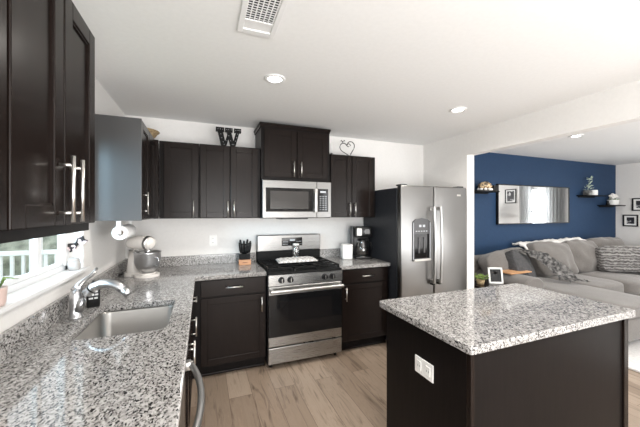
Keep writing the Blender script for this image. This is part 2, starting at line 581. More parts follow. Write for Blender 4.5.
front(UB, 2.320, 2.600, ZU + .005, ZT - .004, c, pull=(.028, .085, True))

# base cabinets
BB = ('back', YF)
c = thing('base_cabinet', 'dark base cabinet left of the range, one drawer over one door', 'cabinet', (.95, 3.1, 0))
B(.615, YF, .10, SX, D - .001, .874).build('body', CABSIDE, c)
B(.615, YF + .06, 0, SX, D - .01, .10).build('toe_kick', CABSIDE, c)
B(.60, YF + .045, 0, SX, YF + .06, .022, bev=.004).build('kick_moulding', CAB, c)
front(BB, .69, 1.252, .725, .866, c, 'drawer', pull=(.281, .075, False), ln=.15)
front(BB, .69, 1.252, .118, .712, c, pull=(.562 - .035, .50, True), ln=.14)
c = thing('base_cabinet', 'dark base cabinet between the range and refrigerator', 'cabinet', (2.33, 3.1, 0))
B(SXR + .004, YF, .10, 2.628, D - .001, .874).build('body', CABSIDE, c)
B(SXR + .004, YF + .06, 0, 2.628, D - .01, .10).build('toe_kick', CABSIDE, c)
B(SXR + .004, YF + .045, 0, 2.628, YF + .06, .022, bev=.004).build('kick_moulding', CAB, c)
front(BB, 2.055, 2.605, .725, .866, c, 'drawer', pull=(.29, .07, False), ln=.14)
front(BB, 2.055, 2.605, .118, .712, c, pull=(.035, .50, True), ln=.14)
# left run
BL = ('left', XF)
c = thing('base_cabinet', 'dark base cabinet in the left run between sink cabinet and corner', 'cabinet', (.3, 2.8, 0))
B(.001, 2.30, .10, XF, D - .001, .874).build('body', CABSIDE, c)
B(.001, 2.30, 0, XF - .06, D - .01, .10).build('toe_kick', CABSIDE, c)
front(BL, 2.31, 2.745, .725, .866, c, 'drawer', pull=(.19, .07, False), ln=.14)
front(BL, 2.31, 2.745, .118, .712, c, pull=(.03, .52, True), ln=.14)
c = thing('base_cabinet', 'dark double-door cabinet under the sink', 'cabinet', (.3, 1.87, 0))
bb = MB()
bb.box(.001, 1.46, .10, XF, 2.298, .66).box(.60, 1.46, .66, XF, 2.298, .874).box(.001, 1.46, .66, .60, 1.475, .874).box(.001, 2.283, .66, .60, 2.298, .874)
bb.build('body', CABSIDE, c)
B(.001, 1.46, 0, XF - .06, 2.298, .10).build('toe_kick', CABSIDE, c)
front(BL, 1.47, 2.29, .725, .866, c, 'panel')
front(BL, 1.47, 1.875, .118, .712, c, pull=(.375, .52, True), ln=.14)
front(BL, 1.885, 2.29, .118, .712, c, pull=(.03, .52, True), ln=.14)
c = thing('base_cabinet', 'dark base cabinet at the near end of the sink counter', 'cabinet', (.3, .3, 0))
B(.001, -.60, .10, XF, .845, .874).build('body', CABSIDE, c)
front(BL, .12, .83, .118, .866, c)
# dishwasher
c = thing('dishwasher', 'dishwasher with bowed steel handle under the near left counter', 'dishwasher', (.3, 1.15, 0))
B(.01, .852, .10, .60, 1.452, .872).build('body', BLACK, c)
B(.60, .856, .12, .632, 1.448, .868, bev=.006).build('door', STEEL, c)
B(.05, .856, 0, .55, 1.448, .10).build('toe_kick', BLACK, c)
pts = []
for k in range(21):
    t = k / 20
    pts.append((.650 + .052 * math.sin(math.pi * t) ** .7, 1.435 - t * .565, .80))
hb = MB().sweep(pts, .0125, 14)
hb.box(.63, 1.405, .782, .66, 1.44, .818, .004).box(.63, .865, .782, .66, .90, .818, .004)
hb.build('handle', SATIN, c, True)


# ------------------------------------------------------------------ countertops
def rrect(x0, y0, x1, y1, r, n=6):
    pts = []
    for cx_, cy_, a0 in ((x1 - r, y1 - r, 0), (x0 + r, y1 - r, 90), (x0 + r, y0 + r, 180), (x1 - r, y0 + r, 270)):
        for k in range(n + 1):
            a = R(a0 + 90 * k / n)
            pts.append((cx_ + r * math.cos(a), cy_ + r * math.sin(a)))
    return pts


def slab(name, outer, holes, z0, z1, m, parent=None, bev=.004):
    cu = bpy.data.curves.new(name, 'CURVE')
    cu.dimensions = '2D'; cu.fill_mode = 'BOTH'
    cu.extrude = (z1 - z0) / 2 - bev; cu.bevel_depth = bev; cu.bevel_resolution = 2; cu.offset = -bev
    for i, poly in enumerate([outer] + holes):
        sp = cu.splines.new('POLY'); sp.points.add(len(poly) - 1)
        for p, (x, y) in zip(sp.points, poly): p.co = (x, y, 0, 1)
        sp.use_cyclic_u = True
    tmp = bpy.data.objects.new(name, cu); C.objects.link(tmp)
    dg = bpy.context.evaluated_depsgraph_get()
    me = bpy.data.meshes.new_from_object(tmp.evaluated_get(dg))
    bpy.data.objects.remove(tmp)
    bm = MB(); bm.bm.from_mesh(me)
    bpy.data.meshes.remove(me)
    for v in bm.bm.verts: v.co.z += (z0 + z1) / 2
    return bm.build(name, m, parent)


CT0, CT1 = .876, .914
SK = (.150, 1.590, .545, 2.115)
outer = [(0.002, -.62), (.645, -.62), (.645, D - .645), (SX - .001, D - .645), (SX - .001, D - .002), (.002, D - .002)]
c = thing('countertop', 'L-shaped speckled granite countertop around the sink', 'countertop', (.3, 1.5, CT0))
slab('worktop', outer, [rrect(*SK, .05)[::-1]], CT0, CT1, GRAN, c)
bs = MB().box(.002, -.62, CT1, .022, D - .002, 1.016, .002).box(.022, D - .022, CT1, SX - .001, D - .002, 1.016, .002)
bs.build('backsplash', GRAN, c)
c = thing('countertop', 'short speckled granite countertop between range and refrigerator', 'countertop', (2.33, 3.1, CT0))
B(SXR + .002, D - .645, CT0, CE, D - .002, CT1, bev=.004).build('worktop', GRAN, c)
B(SXR + .002, D - .022, CT1, CE, D - .002, 1.016, bev=.002).build('backsplash', GRAN, c)

# ------------------------------------------------------------------ sink
c = thing('kitchen_sink', 'stainless steel undermount sink basin below the window', 'sink', (.355, 1.87, .70))
m = MB()
rings = []
x0, y0, x1, y1 = SK
for ins, z, r in ((-.028, .874, .07), (-.004, .874, .054), (-.002, .868, .052), (.006, .72, .048), (.016, .703, .044), (.045, .692, .04), (.10, .690, .03), (.166, .688, .018)):
    rings.append([m.bm.verts.new((px, py, z)) for px, py in rrect(x0 + ins, y0 + ins, x1 - ins, y1 - ins, max(r, .01), 6)])
for a, b in zip(rings, rings[1:]):
    n = len(a)
    for i in range(n): m.bm.faces.new((a[i], a[(i + 1) % n], b[(i + 1) % n], b[i]))
m.bm.faces.new(rings[-1])
o = m.build('basin', SINK, c, True)
md = o.modifiers.new('thickness', 'SOLIDIFY'); md.thickness = .0015; md.offset = 1
MB().lathe([(0, .0), (.018, .0), (.022, .006), (.04, .006), (.044, .001), (.044, -.002)], (.355, 1.87, .690), 24).build('drain', CHROME, c, True)

# ------------------------------------------------------------------ faucet
c = thing('kitchen_faucet', 'chrome single-lever faucet with pull-out spout behind the sink', 'faucet', (.085, 1.93, CT1))
MB().lathe([(0, 0), (.034, 0), (.034, .006), (.028, .012), (.027, .05), (.0275, .10), (.0255, .125), (.021, .14), (.012, .148), (0, .15)], (.085, 1.93, CT1), 24).build('body', CHROME, c, True)
sp = [(.094, 1.927, .95), (.11, 1.925, 1.0), (.135, 1.92, 1.042), (.165, 1.915, 1.070), (.20, 1.91, 1.085), (.235, 1.903, 1.087), (.265, 1.9, 1.079), (.29, 1.895, 1.064), (.315, 1.89, 1.044)]
MB().sweep(sp, [.025, .0245, .024, .0235, .0235, .0235, .0245, .0235, .021], 16).build('spout', CHROME, c, True)
MB().sweep([(.303, 1.893, 1.055), (.324, 1.888, 1.032), (.334, 1.886, 1.018)], [.023, .0225, .0195], 16).build('spray_head', CHROME, c, True)
lv = [(.085, 1.93, 1.058), (.092, 1.945, 1.078), (.105, 1.985, 1.098), (.12, 2.03, 1.112), (.13, 2.065, 1.128), (.135, 2.08, 1.145)]
MB().sweep(lv, [.027, .021, .014, .012, .0105, .008], 14, flat=.8).build('lever', CHROME, c, True)
MB().sweep([(.152, 1.917, 1.059), (.158, 1.916, 1.064)], .0242, 16).build('collar', BLACK, c, True)

# soap bottle behind the faucet
c = thing('soap_bottle', 'black soap bottle with white lettering behind the faucet', 'bottle', (.105, 2.125, CT1), R(18))
m = MB().box(-.032, -.032, 0, .032, .032, .105, .008).box(-.02, -.02, .105, .02, .02, .118, .006)
m.build('bottle', BLACK, c, True, local=True)
m = MB()
for k, (a, b_, z) in enumerate(((-.024, -.012, .07), (-.008, .004, .07), (.008, .022, .07), (-.022, -.002, .05), (.004, .02, .05), (-.024, .0, .088), (.006, .02, .088))):
    m.box(a, -.0335, z, b_, -.0318, z + .009)
m.build('lettering', PRINT, c, local=True)
MB().cyl((0, 0, .117), (0, 0, .145), .007, 12).sweep([(0, 0, .145), (0, -.012, .150), (0, -.035, .146)], .006, 10).build('pump', BLACK, c, True, local=True)

# things on the window sill
c = thing('sill_jar', 'small pale grey round jar on the right end of the window sill', 'jar', (-.022, 2.235, 1.118))
MB().lathe([(0, 0), (.024, 0), (.030, .006), (.032, .03), (.029, .05), (.024, .056)], (-.022, 2.235, 1.118), 22).build('jar', JARC, c, True)
MB().lathe([(.026, .055), (.027, .058), (.026, .068), (.015, .074), (0, .076)], (-.022, 2.235, 1.118), 22).build('lid', JARC, c, True)
c = thing('potted_plant', 'blush pot with thin green leaves at the left of the window sill', 'plant', (-.018, 1.475, 1.118))
MB().lathe([(0, 0), (.030, 0), (.034, .012), (.037, .06), (.0375, .07), (.034, .07), (.033, .06), (0, .058)], (-.018, 1.475, 1.118), 26).build('pot', PINKPOT, c, True)
m = MB()
for k in range(9):
    a = random.uniform(0, 6.28); l = random.uniform(.05, .085)
    p0 = Vector((-.018, 1.475, 1.172)); d = Vector((math.cos(a), math.sin(a), 0))
    m.sweep([p0 + d * .01, p0 + d * l * .5 + Vector((0, 0, .05)), p0 + d * l + Vector((0, 0, .04))], [.004, .007, .001], 6, flat=.3)
m.build('leaves', LEAF, c, True)
c = thing('bow_ornament', 'black, white and pink fabric bow hung on the window jamb', 'ornament', (-.03, 2.30, 1.27))
Mx = Matrix.Translation((-.03, 2.30, 1.27)) @ Matrix.Rotation(R(-38), 4, 'Y') @ Matrix.Rotation(R(90), 4, 'X')
BOWM = noisy('spotted_cloth', (.02, .018, .02), (.75, .60, .60), 45, .7, lo=.48, hi=.52)
m = MB()
m.prism([(0, .008), (.03, .028), (.058, .02), (.05, 0), (.058, -.02), (.03, -.026), (0, -.008), (-.03, -.026), (-.058, -.02), (-.05, 0), (-.058, .02), (-.03, .028)], -.006, .006, Mx)
m.build('loops', BOWM, c)
MB().box(-.011, -.011, -.010, .011, .011, .010, .004).xf(Mx).build('knot', BLACK, c, True)

# ------------------------------------------------------------------ paper towel under the corner cabinet
c = thing('paper_towel_holder', 'white wall bracket and rod under the corner cabinet', 'holder', (.165, 2.6, ZU))
m = MB().box(.150, 2.425, 1.315, .180, 2.435, ZU - .001, .003).box(.150, 2.765, 1.315, .180, 2.775, ZU - .001, .003).cyl((.165, 2.42, 1.325), (.165, 2.78, 1.325), .008, 12)
m.build('bracket', PLASTIC, c, True)
c = thing('paper_towel_roll', 'white paper towel roll hanging under the corner cabinet', 'paper towel', (.165, 2.6, 1.335))
m = MB().lathe([(.020, -.14), (.049, -.14), (.051, -.137), (.051, .137), (.049, .14), (.020, .14), (.020, -.14)], (.165, 2.6, 1.325), 32, 'y')
m.build('paper', PAPER, c, 'auto')
MB().lathe([(.0105, -.141), (.0195, -.141), (.0195, .141), (.0105, .141), (.0105, -.141)], (.165, 2.6, 1.325), 20, 'y').build('core', noisy('cardboard', (.12, .09, .07), (.18, .13, .1), 20, .9), c, True)

# ------------------------------------------------------------------ stand mixer
c = thing('stand_mixer', 'cream stand mixer with steel bowl in the counter corner', 'mixer', (.205, 3.00, CT1), R(-33))
def oval(cx_, cy_, rx, ry, n=28): return [(cx_ + rx * math.cos(2 * math.pi * i / n), cy_ + ry * math.sin(2 * math.pi * i / n)) for i in range(n)]
m = MB()
# foot: rounded tongue under the bowl plus heel under the column (local +x = front)
m.prism(oval(.055, 0, .105, .095), 0, .022).prism(oval(-.085, 0, .075, .062), 0, .03).box(-.10, -.055, 0, .06, .055, .026, .01)
m.lathe([(.065, .022), (.062, .032), (.0, .034)], (.065, 0, 0), 26)
m.build('foot', CREAM, c, 'auto', local=True)
m = MB().sweep([(-.085, 0, .02), (-.088, 0, .08), (-.084, 0, .15), (-.075, 0, .215), (-.06, 0, .245)], [.055, .042, .037, .040, .046], 20)
m.build('column', CREAM, c, True, local=True)
m = MB().sweep([(-.135, 0, .275), (-.125, 0, .277), (-.10, 0, .283), (-.05, 0, .289), (.0, 0, .291), (.05, 0, .289), (.09, 0, .284), (.115, 0, .279), (.124, 0, .277)], [.016, .038, .051, .060, .063, .063, .058, .042, .014], 24, up=Vector((0, 0, 1)), flat=.98)
m.build('head', CREAM, c, True, local=True)
m = MB().sweep([(.062, 0, .2875), (.088, 0, .2845)], [.0636, .0605], 24, up=Vector((0, 0, 1)), flat=.98)
m.build('trim_band', SATIN, c, True, local=True)
MB().lathe([(.0, .0), (.024, 0), (.024, -.035), (.012, -.038), (0, -.038)], (.07, 0, .235), 18).build('attachment_hub', CHROME, c, True, local=True)
m = MB().lathe([(0, .036), (.045, .036), (.05, .04), (.085, .075), (.1, .12), (.104, .20), (.108, .210), (.106, .213), (.101, .208), (.097, .125), (.082, .08), (.04, .046), (0, .044)], (.065, 0, 0), 36)
m.build('bowl', CHROME, c, True, local=True)
MB().sweep([(.165, -.03, .17), (.198, -.032, .165), (.205, -.033, .135), (.195, -.032, .1), (.16, -.028, .1)], .006, 10).build('bowl_handle', CHROME, c, True, local=True)
MB().sweep([(-.14, -.02, .02), (-.19, -.05, .006), (-.2, .02, .006), (-.16, .06, .006)], .004, 8).build('power_cord', BLACK, c, True, local=True)

# ------------------------------------------------------------------ outlets
def outlet(name, label, M, socks, w_=.115, hh=.115, sh=.034):
    c = thing(name, label, 'outlet', M.translation)
    c.rotation_euler = M.to_euler()
    B(-w_ / 2, -.006, -hh / 2, w_ / 2, 0, hh / 2, bev=.003).build('cover_plate', PLASTIC, c, local=True)
    for sx0, sz0 in socks:
        q = B(sx0 - .016, -.009, sz0 - sh / 2, sx0 + .016, -.005, sz0 + sh / 2, bev=.002).build('socket', PLASTIC, c, local=True)
        for e in (-1, 1): B(sx0 + e * .0065 - .0012, -.0095, sz0 - .005, sx0 + e * .0065 + .0012, -.0088, sz0 + .006).build('slot', GREYP, q, local=True)
outlet('wall_outlet', 'white outlet on the back wall between mixer and knife block', Matrix.Translation((.81, D - .001, 1.165)), [(0, -.021), (0, .021)], .078, .118, .034)

# ------------------------------------------------------------------ knife block
c = thing('knife_block', 'reddish wood and black knife block left of the range', 'knife block', (1.125, 3.26, CT1), R(-5))
m = B(-.062, -.055, 0, .062, .055, .055, bev=.003)
m.build('wood_base', WOODB, c, local=True)
B(-.056, -.050, .055, .056, .050, .115, bev=.004).build('black_holder', BLACKM, c, local=True)
m = MB()
for k in range(5): m.box(-.022 + k * .01, -.0562, .024, -.016 + k * .01, -.0548, .032)
m.build('engraving', BLACK, c, local=True)
kn = []
spots = [(-.042, -.03, .10, 6), (-.02, -.032, .085, 2), (.004, -.03, .08, -3), (.028, -.032, .09, -2), (.044, -.028, .10, -7),
         (-.036, .005, .135, 5), (-.008, .008, .12, 0), (.020, .006, .14, -4), (.042, .008, .115, -8)]
for i, (x, y, l, tilt) in enumerate(spots):
    if i == 0:
        k0 = thing('knife', 'black-handled knife standing in the knife block', 'knife', (0, 0, 0), group='knives in the block')
        MB().sweep([(0, 0, -.004), (0, 0, .03), (0, 0, .08), (0, 0, .105)], [.0095, .011, .010, .007], 10, flat=1.3).build('handle', BLACK, k0, True, local=True)
        MB().box(-.006, -.0012, -.055, .006, .0012, 0).build('blade', STEEL, k0, local=True)
        MB().cyl((0, -.0095, .055), (0, .0095, .055), .0025, 8).build('rivet', NICKEL, k0, True, local=True)
        kk = k0
    else:
        kk = copy_tree(k0)
    a = R(-5)
    kk.location = (1.125 + x * math.cos(a) - y * math.sin(a), 3.26 + x * math.sin(a) + y * math.cos(a), CT1 + .118 + max(0, l - .08) * .75)
    kk.rotation_euler = (R(8), R(-tilt * 1.2), a)

# ------------------------------------------------------------------ range
c = thing('gas_range', 'freestanding stainless gas range with black oven door', 'range', (1.643, 3.05, 0))
RX0, RX1 = SX + .006, SXR - .004
FY = D - .69
B(RX0, FY + .035, .04, RX1, D - .01, .885).build('body', BLACK, c)
m = MB()
for x in (RX0 + .04, RX1 - .04):
    for y in (FY + .08, D - .08): m.cyl((x, y, 0), (x, y, .05), .015, 12)
m.build('foot', BLACK, c, True)
B(RX0 + .002, FY, .055, RX1 - .002, FY + .035, .205, bev=.006).build('storage_drawer', STEELR, c)
d = B(RX0 + .002, FY, .215, RX1 - .002, FY + .035, .775, bev=.006).build('oven_door', STEELR, c)
B(RX0 + .004, FY - .003, .305, RX1 - .004, FY + .004, .700, bev=.002).build('door_glass', BLACKG, d)
m = MB()
m.box(RX0 + .11, FY - .0045, .36, RX1 - .11, FY - .0025, .635)
m.build('window', mat('oven_window', (.009, .008, .008), .08, 0, Specular_IOR_Level=.3), d)
m = MB().cyl((RX0 + .012, FY - .055, .742), (RX1 - .012, FY - .055, .742), .017, 18)
for x in (RX0 + .03, RX1 - .03): m.box(x - .014, FY - .055, .728, x + .014, FY + .002, .756, .004)
m.build('handle', SATIN, d, 'auto')
pn = MB().prism([(0, .785), (0, .885), (.055, .885), (.055, .785)], RX0 + .002, RX1 - .002, Matrix(((0, 0, 1, 0), (1, 0, 0, FY - .012), (0, 1, 0, 0), (0, 0, 0, 1))))
o = pn.build('control_panel', STEELR, c)
for x in (1.388, 1.475, 1.823, 1.905):
    k = MB().lathe([(.030, 0), (.030, -.006), (.026, -.009), (.0235, -.034), (.021, -.037), (0, -.038)], (x, FY - .012, .836), 22, 'y').build('knob', BLACK, c, 'auto')
    MB().box(x - .003, FY - .052, .818, x + .003, FY - .048, .854, .001).build('pointer', NICKEL, k)
B(RX0, FY - .004, .885, RX1, D - .085, .905, bev=.004).build('cooktop', BLACKM, c)
# burners and grates
for x in (1.40, 1.643, 1.89):
    for y in (2.90, 3.18):
        if x == 1.643 and y == 2.90: continue
        b = MB().lathe([(0, 0), (.052, 0), (.05, .008), (.036, .010), (.036, .018), (.03, .022), (0, .023)], (x, y, .905), 22).build('burner', BLACKM, c, 'auto')
for gx in (1.275, 1.525, 1.768):
    g = MB(); x0 = gx; x1 = gx + .235; y0, y1 = 2.755, 3.30; zt = .945; t = .006
    for x in (x0 + t, x1 - t): g.box(x - t, y0, zt - .014, x + t, y1, zt, .002)
    for y in (y0 + t, (y0 + y1) / 2, y1 - t): g.box(x0, y - t, zt - .014, x1, y + t, zt, .002)
    xm = (x0 + x1) / 2
    for y in (y0 + .14, y1 - .14):
        g.box(x0, y - .005, zt - .012, x1, y + .005, zt, .002)
    g.box(xm - .005, y0, zt - .012, xm + .005, y1, zt, .002)
    for x in (x0 + t, x1 - t):
        for y in (y0 + .01, y1 - .01): g.box(x - t, y - t, .905, x + t, y + t, zt - .01)
    g.build('grate', BLACKM, c)
GY = D - .085
B(RX0, GY, .905, RX1, D - .012, 1.035, bev=.003).build('back_riser', BLACKM, c)
bg_ = MB().box(RX0, GY - .012, 1.03, RX1, D - .012, 1.212, .008)
bgo = bg_.build('backguard', STEELH, c)
B(1.545, GY - .0145, 1.085, 1.79, GY - .0115, 1.178, bev=.001).build('display_panel', BLACKG, bgo)
m = MB()
for i in range(4):
    for s in (1.56, 1.72):
        m.box(s + i * .016, GY - .0155, 1.10, s + i * .016 + .009, GY - .0143, 1.105).box(s + i * .016, GY - .0155, 1.13, s + i * .016 + .009, GY - .0143, 1.135)
m.box(1.64, GY - .0155, 1.14, 1.70, GY - .0143, 1.16)
m.build('display_marks', DISPLAY, bgo)

# quilted cloth on the grates
QM = mat('checked_cloth', (.7, .68, .66), .9)
mp = coords(QM, (1, 1, 1), (0, 0, R(45)))
ck = N(QM, 'ShaderNodeTexChecker', i_Scale=30)
ck.inputs['Color1'].default_value = (.78, .76, .74, 1); ck.inputs['Color2'].default_value = (.5, .48, .46, 1)
L(QM, mp.outputs[0], ck.inputs[0]); L(QM, ck.outputs[0], bsdf(QM).inputs['Base Color'])
m = MB()
r = bmesh.ops.create_grid(m.bm, x_segments=44, y_segments=26, size=1)
for v in m.bm.verts:
    x, y = v.co.x, v.co.y
    q = .010 * abs(math.sin(x * 11 + y * 5)) * abs(math.sin(y * 6 - x * 9))
    e = max(abs(x), abs(y))
    v.co = Vector((1.655 + x * .215 + y * .012, 3.10 + y * .125, .951 + q + .018 * (1 - e ** 6)))
ex = bmesh.ops.extrude_face_region(m.bm, geom=m.bm.faces[:])
for v in [g for g in ex['geom'] if isinstance(g, bmesh.types.BMVert)]: v.co.z = .9465
tag(m.build('oven_cloth', QM, None, True), 'white checked quilted pad lying on the range grates', 'cloth')

# glass jar on the riser side of the cooktop
c = thing('glass_jar', 'tall clear glass jar with white top behind the quilted pad', 'jar', (1.70, 3.275, .946))
MB().lathe([(0, 0), (.04, 0), (.043, .006), (.043, .11), (.036, .13), (.033, .15), (.030, .15), (.033, .128), (.040, .108), (.040, .008), (0, .006)], (1.70, 3.275, .946), 26).build('jar', GLASS, c, True)
MB().lathe([(.0355, .148), (.0355, .164), (.03, .167), (0, .168)], (1.70, 3.275, .946), 22).build('lid', PLASTIC, c, True)

# ------------------------------------------------------------------ microwave
c = thing('microwave_oven', 'stainless over-the-range microwave with black door glass', 'microwave', (1.643, 3.2, ZU - .004))
MY = 2.998
B(SX + .003, MY + .03, ZU - .004, SXR - .003, D - .002, 1.803).build('body', CHAR, c)
d = B(SX + .003, MY, ZU, 1.852, MY + .03, 1.800, bev=.005).build('door', STEELH, c)
B(1.300, MY - .002, 1.476, 1.812, MY + .004, 1.722, bev=.001).build('door_glass', BLACKG, d)
B(1.345, MY - .0032, 1.505, 1.755, MY - .0015, 1.690).build('window_mesh', mat('mesh_screen', (.035, .032, .03), .16), d)
m = MB().box(1.816, MY - .042, 1.470, 1.842, MY - .022, 1.722, .007)
for z in (1.50, 1.69): m.box(1.820, MY - .03, z - .012, 1.838, MY + .002, z + .012, .002)
m.build('handle', SATIN, d, 'auto')
k = B(1.854, MY, ZU, SXR - .003, MY + .03, 1.800, bev=.005).build('control_frame', STEELH, c)
B(1.864, MY - .003, 1.475, 1.985, MY + .004, 1.722, bev=.001).build('keypad', BLACKG, k)
m = MB()
for r_ in range(7):
    for q in range(3):
        x = 1.883 + q * .032; z = 1.495 + r_ * .024
        m.box(x, MY - .004, z, x + .018, MY - .0028, z + .006)
m.box(1.890, MY - .004, 1.68, 1.955, MY - .0028, 1.70)
m.build('key_marks', DISPLAY, k)
B(1.46, MY + .03, ZU - .014, 1.76, MY + .25, ZU - .004).build('vent_grille', BLACK, c)

# ------------------------------------------------------------------ coffee maker + canister
c = thing('coffee_maker', 'black and steel coffee maker with glass carafe beside the refrigerator', 'coffee maker', (2.515, 3.20, CT1), R(-14))
m = MB().box(-.095, -.105, 0, .10, .10, .028, .008).box(-.095, .03, .02, .10, .10, .33, .012).box(-.095, -.09, .255, .10, .10, .385, .016)
m.build('housing', BLACK, c, 'auto', local=True)
B(-.085, -.094, .275, -.02, -.086, .368, bev=.003).build('steel_panel', STEELH, c, local=True)
MB().lathe([(.038, .0), (.038, -.008), (0, -.010)], (.045, -.090, .325), 22, 'y').build('control_dial', BLACKG, c, 'auto', local=True)
MB().box(-.128, .0, .08, -.097, .09, .385, .01).build('water_tank', GREYP, c, True, local=True)
q = MB().lathe([(0, .03), (.062, .03), (.072, .05), (.076, .10), (.066, .165), (.05, .20), (.052, .212), (.046, .212), (.044, .20), (.06, .16), (.07, .10), (.066, .055), (0, .036)], (.0, -.03, 0), 28).build('carafe', GLASS, c, True, local=True)
MB().lathe([(0, .038), (.063, .05), (.068, .10), (.063, .13), (0, .13)], (.0, -.03, 0), 26).build('coffee', mat('coffee', (.015, .008, .005), .1), q, True, local=True)
MB().sweep([(.045, -.06, .20), (.085, -.10, .19), (.10, -.12, .13), (.07, -.09, .06)], .009, 10).build('carafe_handle', BLACK, q, True, local=True)
MB().lathe([(.05, .212), (.05, .225), (.03, .24), (0, .242)], (0, -.03, 0), 24).build('carafe_lid', BLACK, q, True, local=True)
MB().lathe([(0, .02), (.07, .02), (.07, .029), (0, .029)], (0, -.03, 0), 24).build('hot_plate', NICKEL, c, 'auto', local=True)
c = thing('canister', 'plain white square canister between the range and coffee maker', 'canister', (2.308, 3.20, CT1), R(-12))
B(-.062, -.062, 0, .062, .062, .158, bev=.012).build('canister', PLASTIC, c, 'auto', local=True)
B(-.064, -.064, .158, .064, .064, .176, bev=.008).build('lid', PLASTIC, c, 'auto', local=True)

# ------------------------------------------------------------------ refrigerator
FX0, FX1, FYF = 2.648, 3.572, 2.60
c = thing('refrigerator', 'stainless side-by-side refrigerator with dark sides and water dispenser', 'refrigerator', (3.11, 3.0, 0))
B(FX0, FYF + .075, .02, FX1, D - .03, 1.735, bev=.006).build('cabinet', CHAR, c)
B(FX0 + .02, FYF + .06, 0.0, FX1 - .02, FYF + .12, .09).build('toe_grille', BLACK, c)
MIDX = 3.090
dl = MB().box(FX0, FYF, .10, MIDX - .004, FYF + .07, 1.757, .014, 3).build('freezer_door', STEEL, c, 'auto')
dr = MB().box(MIDX + .004, FYF, .10, FX1, FYF + .07, 1.757, .014, 3).build('fridge_door', STEEL, c, 'auto')
for nm, x, par in (('handle', 3.045, dl), ('handle', 3.135, dr)):
    pts = [(x, FYF - .05 - .016 * math.sin(math.pi * t / 12), .70 + .83 * t / 12) for t in range(13)]
    m = MB().sweep(pts, .0135, 14)
    for z in (.715, 1.51): m.box(x - .014, FYF - .052, z - .02, x + .014, FYF + .002, z + .02, .004)
    o = m.build(nm, SATIN, par, 'auto')
    for z in (.69,):
        B(x - .015, FYF - .045, z - .012, x + .015, FYF + .001, z + .01, bev=.003).build('end_cap', BLACK, o)
dz = MB()
pts = [(2.795, .945), (3.028, .945), (3.028, 1.365), (2.99, 1.395), (2.91, 1.408), (2.83, 1.395), (2.795, 1.365)]
Mf = Matrix(((1, 0, 0, 0), (0, 0, 1, 0), (0, 1, 0, 0), (0, 0, 0, 1)))
dz.prism(pts, FYF - .010, FYF + .004, Mf)
disp = dz.build('dispenser', GREYP, dl)
B(2.815, FYF - .0115, .975, 3.008, FYF - .009, 1.235, bev=.0).build('dispenser_recess', BLACKG, disp)
B(2.80, FYF - .03, .945, 3.023, FYF - .008, .968, bev=.005).build('drip_tray', NICKEL, disp)
m = MB().box(2.86, FYF - .02, 1.03, 2.88, FYF - .010, 1.20, .003).box(2.93, FYF - .02, 1.03, 2.95, FYF - .010, 1.20, .003)
m.build('paddle', GREYP, disp)
m = MB().box(2.795, FYF - .013, .96, 2.803, FYF - .009, 1.36).box(3.020, FYF - .013, .96, 3.028, FYF - .009, 1.36)
for k in range(5): m.box(2.83 + k * .034, FYF - .0115, 1.262, 2.85 + k * .034, FYF - .0095, 1.270)
m.box(2.875, FYF - .0115, 1.31, 2.905, FYF - .0095, 1.335).box(2.925, FYF - .0115, 1.31, 2.955, FYF - .0095, 1.335)
m.build('dispenser_trim', DISPLAY, disp)
B(3.42, FYF - .002, 1.655, 3.475, FYF + .002, 1.675, bev=.0).build('badge', NICKEL, dr)
for x0_, x1_ in ((FX0 + .02, FX0 + .10), (FX1 - .10, FX1 - .02)):
    B(x0_, FYF + .03, 1.757, x1_, FYF + .12, 1.772, bev=.004).build('hinge_cover', CHAR, c)

# ------------------------------------------------------------------ island
c = thing('kitchen_island', 'dark kitchen island with speckled granite top in the foreground', 'island', (2.37, 1.26, 0))
IX0, IX1, IY0, IY1 = 1.773, 2.962, .947, 1.572
B(IX0, IY0, 0, IX1, IY1, .874).build('body', CABSIDE, c)
B(IX0 - .004, IY0 - .004, 0, IX0 + .018, IY0 + .02, .874, bev=.002).build('corner_trim', CAB, c)
B(IX1 - .03, IY0 - .010, 0, IX1 + .012, IY0 + .03, .874, bev=.002).build('end_panel', CAB, c)
slab('worktop', rrect(1.734, .912, 3.003, 1.609, .022, 4), [], CT0, CT1, GRAN, c)
outlet('island_outlet', 'white double outlet on the left side of the island', Matrix.Translation((IX0 - .001, 1.232, .664)) @ Matrix.Rotation(R(-90), 4, 'Z'), [(-.033, 0), (.033, 0)], .135, .088, .05)

# ------------------------------------------------------------------ on top of the cabinets
c = thing('marquee_letter', 'black slab-serif letter W with small bulbs on the cabinets', 'letter', (.97, 3.15, ZT))
def slabW(s):
    # outline of a heavy slab-serif W, 1 wide x .78 high
    return [(0, .78), (0, .62), (.07, .62), (.22, 0), (.40, 0), (.50, .33), (.58, 0), (.76, 0), (.93, .62), (1.0, .62), (1.0, .78), (.72, .78), (.72, .62), (.79, .62), (.69, .25),
            (.60, .62), (.66, .62), (.66, .78), (.36, .78), (.36, .62), (.42, .62), (.45, .52), (.36, .22), (.27, .62), (.33, .62), (.33, .78)]
s = .245
poly = [(x * s, y * s) for x, y in slabW(1)]
Mw = Matrix.Translation((.828, 3.13, ZT + .001)) @ Matrix(((1, 0, 0, 0), (0, 0, 1, 0), (0, 1, 0, 0), (0, 0, 0, 1)))
MB().prism(poly, 0, .04, Mw).build('letter', BLACKM, c)
m = MB()
for x, y in ((.08, .70), (.17, .70), (.27, .70), (.42, .70), (.5, .70), (.6, .70), (.78, .70), (.87, .70), (.95, .70), (.19, .5), (.23, .35), (.28, .18), (.32, .08), (.43, .25), (.5, .45), (.57, .25), (.64, .1), (.70, .1), (.76, .25), (.81, .4), (.86, .55)):
    m.ball((.828 + x * s, 3.126, ZT + .001 + y * s), 0.003, u=8, v=6)
m.build('bulbs', PRINT, c, True)

